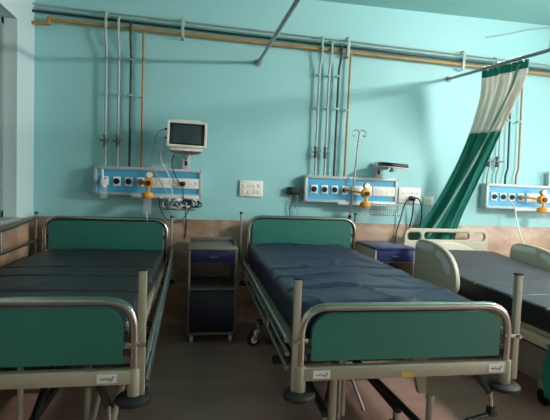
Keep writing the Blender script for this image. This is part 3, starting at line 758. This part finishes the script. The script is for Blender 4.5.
# (black side band of the sectioned mattress)
mm0 = [o for o in C.objects if o.get('label', '').startswith('charcoal sectioned')][0]
mm0.data.materials.append(M['sideband'])
for p in mm0.data.polygons:
    if p.normal.z < .45: p.material_index = 1
# (pale welded seams of the sectioned mattress)
mm = [o for o in C.objects if o.get('label', '').startswith('charcoal sectioned')][0]
for y in (2.36, 2.08):
    obj('welded_seam', MB().tube([(1.86, y, .611), (2.0, y, .619), (2.26, y, .6225), (2.52, y, .619), (2.66, y, .611)], .007, n=8), 'cableg', mm)

# ------------------------------------------------------------------ IV pole
iv = thing('iv_pole', (1.325, 3.785, .5), 'slim chrome drip stand with twin hooks at the head of the middle bed', 'drip stand')
obj('lower_tube', MB().cyl((1.318, 3.79, .50), (1.324, 3.785, .965), .0115), 'steel', iv)
obj('collar', MB().cyl((1.323, 3.786, .955), (1.324, 3.785, .985), .016), 'black', iv)
obj('upper_tube', MB().cyl((1.324, 3.785, .97), (1.364, 3.745, 1.715), .0075), 'chrome', iv)
hk = MB()
for s in (-1, 1):
    hk.tube([(1.364, 3.745, 1.712), (1.364+s*.03, 3.745, 1.728), (1.364+s*.058, 3.745, 1.712), (1.364+s*.058, 3.745, 1.675), (1.364+s*.04, 3.745, 1.668), (1.364+s*.034, 3.745, 1.685)], .0048, .014, 8)
obj('hooks', hk, 'chrome', iv)

# ------------------------------------------------------------------ bedside cabinets
def cabinet(x0, x1, y0, y1, zt, top, drawer, door, side, lab, lip=True, back=True):
    t = thing('bedside_cabinet', ((x0+x1)/2, (y0+y1)/2, 0), lab, 'cabinet', 'bedside cabinets with castors')
    th = .014; zb = .062
    f = MB()
    f.box((x0, y0, zb), (x0+th, y1, zt-.02), .002).box((x1-th, y0, zb), (x1, y1, zt-.02), .002)
    f.box((x0, y0, zb), (x1, y1, zb+.02), .002)
    f.box((x0+th, y0+.01, .405), (x1-th, y1, .420), .001)
    f.box((x0+th, y0+.01, zt-.125), (x1-th, y1, zt-.117), .001)
    if back: f.box((x0+th, y1-.008, zb), (x1-th, y1, zt-.02), 0)
    else: f.box((x0+th, y1-.008, zb), (x1-th, y1, .41), 0)
    obj('carcass', f, side, t)
    w = MB().box((x0-.004, y0-.006, zt-.02), (x1+.004, y1, zt), .003)
    if lip: w.box((x0, y1-.012, zt), (x1, y1, zt+.03), .003).box((x0-.002, y0+.12, zt), (x0+.008, y1, zt+.018), .002).box((x1-.008, y0+.12, zt), (x1+.002, y1, zt+.018), .002)
    obj('top', w, top, t)
    d = obj('drawer', MB().box((x0+th+.002, y0-.004, zt-.115), (x1-th-.002, y0+.30, zt-.024), .003), drawer, t)
    obj('handle', MB().tube([((x0+x1)/2-.03, y0-.004, zt-.07), ((x0+x1)/2-.03, y0-.018, zt-.07), ((x0+x1)/2+.03, y0-.018, zt-.07), ((x0+x1)/2+.03, y0-.004, zt-.07)], .004, .01), 'chrome', d)
    dr = obj('door', MB().box((x0+th+.002, y0-.003, zb+.024), (x1-th-.002, y0+.012, .400), .003), door, t)
    obj('knob', MB().cyl((x0+.05, y0-.003, .34), (x0+.05, y0-.018, .34), .008), 'blackp', dr)
    for x in (x0+.035, x1-.035):
        for y in (y0+.035, y1-.035):
            c = obj('castor', MB().lathe([(.012, -.012), (.026, -.012), (.029, -.005), (.029, .005), (.026, .012), (.012, .012)], (x, y-.01, .029), (1, 0, 0), 18), 'alu', t)
            obj('fork', MB().box((x-.015, y-.022, .03), (x-.012, y+.006, .066), .001).box((x+.011, y-.022, .03), (x+.015, y+.006, .066), .001).cyl((x, y, .055), (x, y, .064), .012), 'steel', c)
    return t
cabinet(-.055, .310, 3.41, 3.84, .735, 'cabtop', 'cabdrawer', 'cabnavy', 'cabtop', 'tall grey bedside cabinet with navy door between the two left beds')
cabinet(1.425, 1.775, 3.42, 3.89, .75, 'cabblue', 'cabblue', 'cabnavy', 'cream', 'blue topped bedside cabinet between middle and right beds', lip=False, back=False)

# green cloth hanging from the grab bar on the near side of the right bed
b = MB(); rows = []
for i in range(26):
    v = i / 25; z = .452 - .245 * v
    row = []
    for j in range(40):
        u = j / 39
        yy = 1.72 + (.275 + .03 * math.sin(v * 2.6)) * u - .02 * v
        row.append(V((1.797 - .006 * v + .012 * math.sin(u * 17 + v * 1.2) * (.35 + .65 * v), yy, z - .05 * max(0, (v - .6)) * u)))
    rows.append(row)
# folded over the bar and down the far side
back = [[p + V((.028, 0, 0)) for p in r] for r in rows[:6]][::-1]
b.grid(back + [[p + V((.014, 0, .012)) for p in rows[0]]] + rows)
cl = obj('hanging_cloth', b, 'curt_g', loc=(1.80, 1.9, .2)); md = cl.modifiers.new('thick', 'SOLIDIFY'); md.thickness = .003
tag(cl, 'green cloth hung over the low side bar of the right bed', 'cloth')

# ------------------------------------------------------------------ light
def area(name, loc, target, sx, sy, power, col):
    l = bpy.data.lights.new(name, 'AREA'); l.shape = 'RECTANGLE'; l.size = sx; l.size_y = sy; l.energy = power; l.color = col
    o = bpy.data.objects.new(name, l); C.objects.link(o); o.location = loc
    o.rotation_euler = (V(target) - V(loc)).to_track_quat('-Z', 'Y').to_euler(); return o
M['tube'].node_tree.nodes['Principled BSDF'].inputs['Emission Strength'].default_value = 1050
area('daylight_window_right', (XR+.09, 2.05, 1.62), (0, 2.3, 1.3), 2.0, 1.3, 60, (.95, .98, 1))
area('fill_front_right', (XR+.09, -1.6, 1.1), (0, -1.0, .7), 1.5, 1.9, 50, (1, .95, .9))  # added fill lamp set in the made-up opening, brightens the floor at right
wd = bpy.data.worlds.new('World'); S.world = wd; wd.use_nodes = True
wd.node_tree.nodes['Background'].inputs[0].default_value = (.5, .6, .65, 1); wd.node_tree.nodes['Background'].inputs[1].default_value = .1

# ------------------------------------------------------------------ camera
F, YAW, PITCH, ROLL = 450., math.radians(9.8), math.radians(3.1), .036
f = V((math.sin(YAW)*math.cos(PITCH), math.cos(YAW)*math.cos(PITCH), -math.sin(PITCH)))
r = V((math.cos(YAW), -math.sin(YAW), 0)); u = r.cross(f)
r2 = r * math.cos(ROLL) + u * math.sin(ROLL); u2 = u * math.cos(ROLL) - r * math.sin(ROLL)
cd = bpy.data.cameras.new('camera'); cd.sensor_fit = 'HORIZONTAL'; cd.sensor_width = 36; cd.lens = F / 550 * 36; cd.clip_start = .05
co = bpy.data.objects.new('camera', cd); C.objects.link(co)
m = Matrix((r2, u2, -f)).transposed().to_4x4(); m.translation = (0, 0, 1.22); co.matrix_world = m
S.camera = co
S.view_settings.view_transform = 'Standard'; S.view_settings.look = 'None'
S.view_settings.gamma = 1; S.view_settings.use_curve_mapping = False
S.view_settings.exposure = 0.0
S.cycles.use_denoising = True
S.cycles.max_bounces = 8
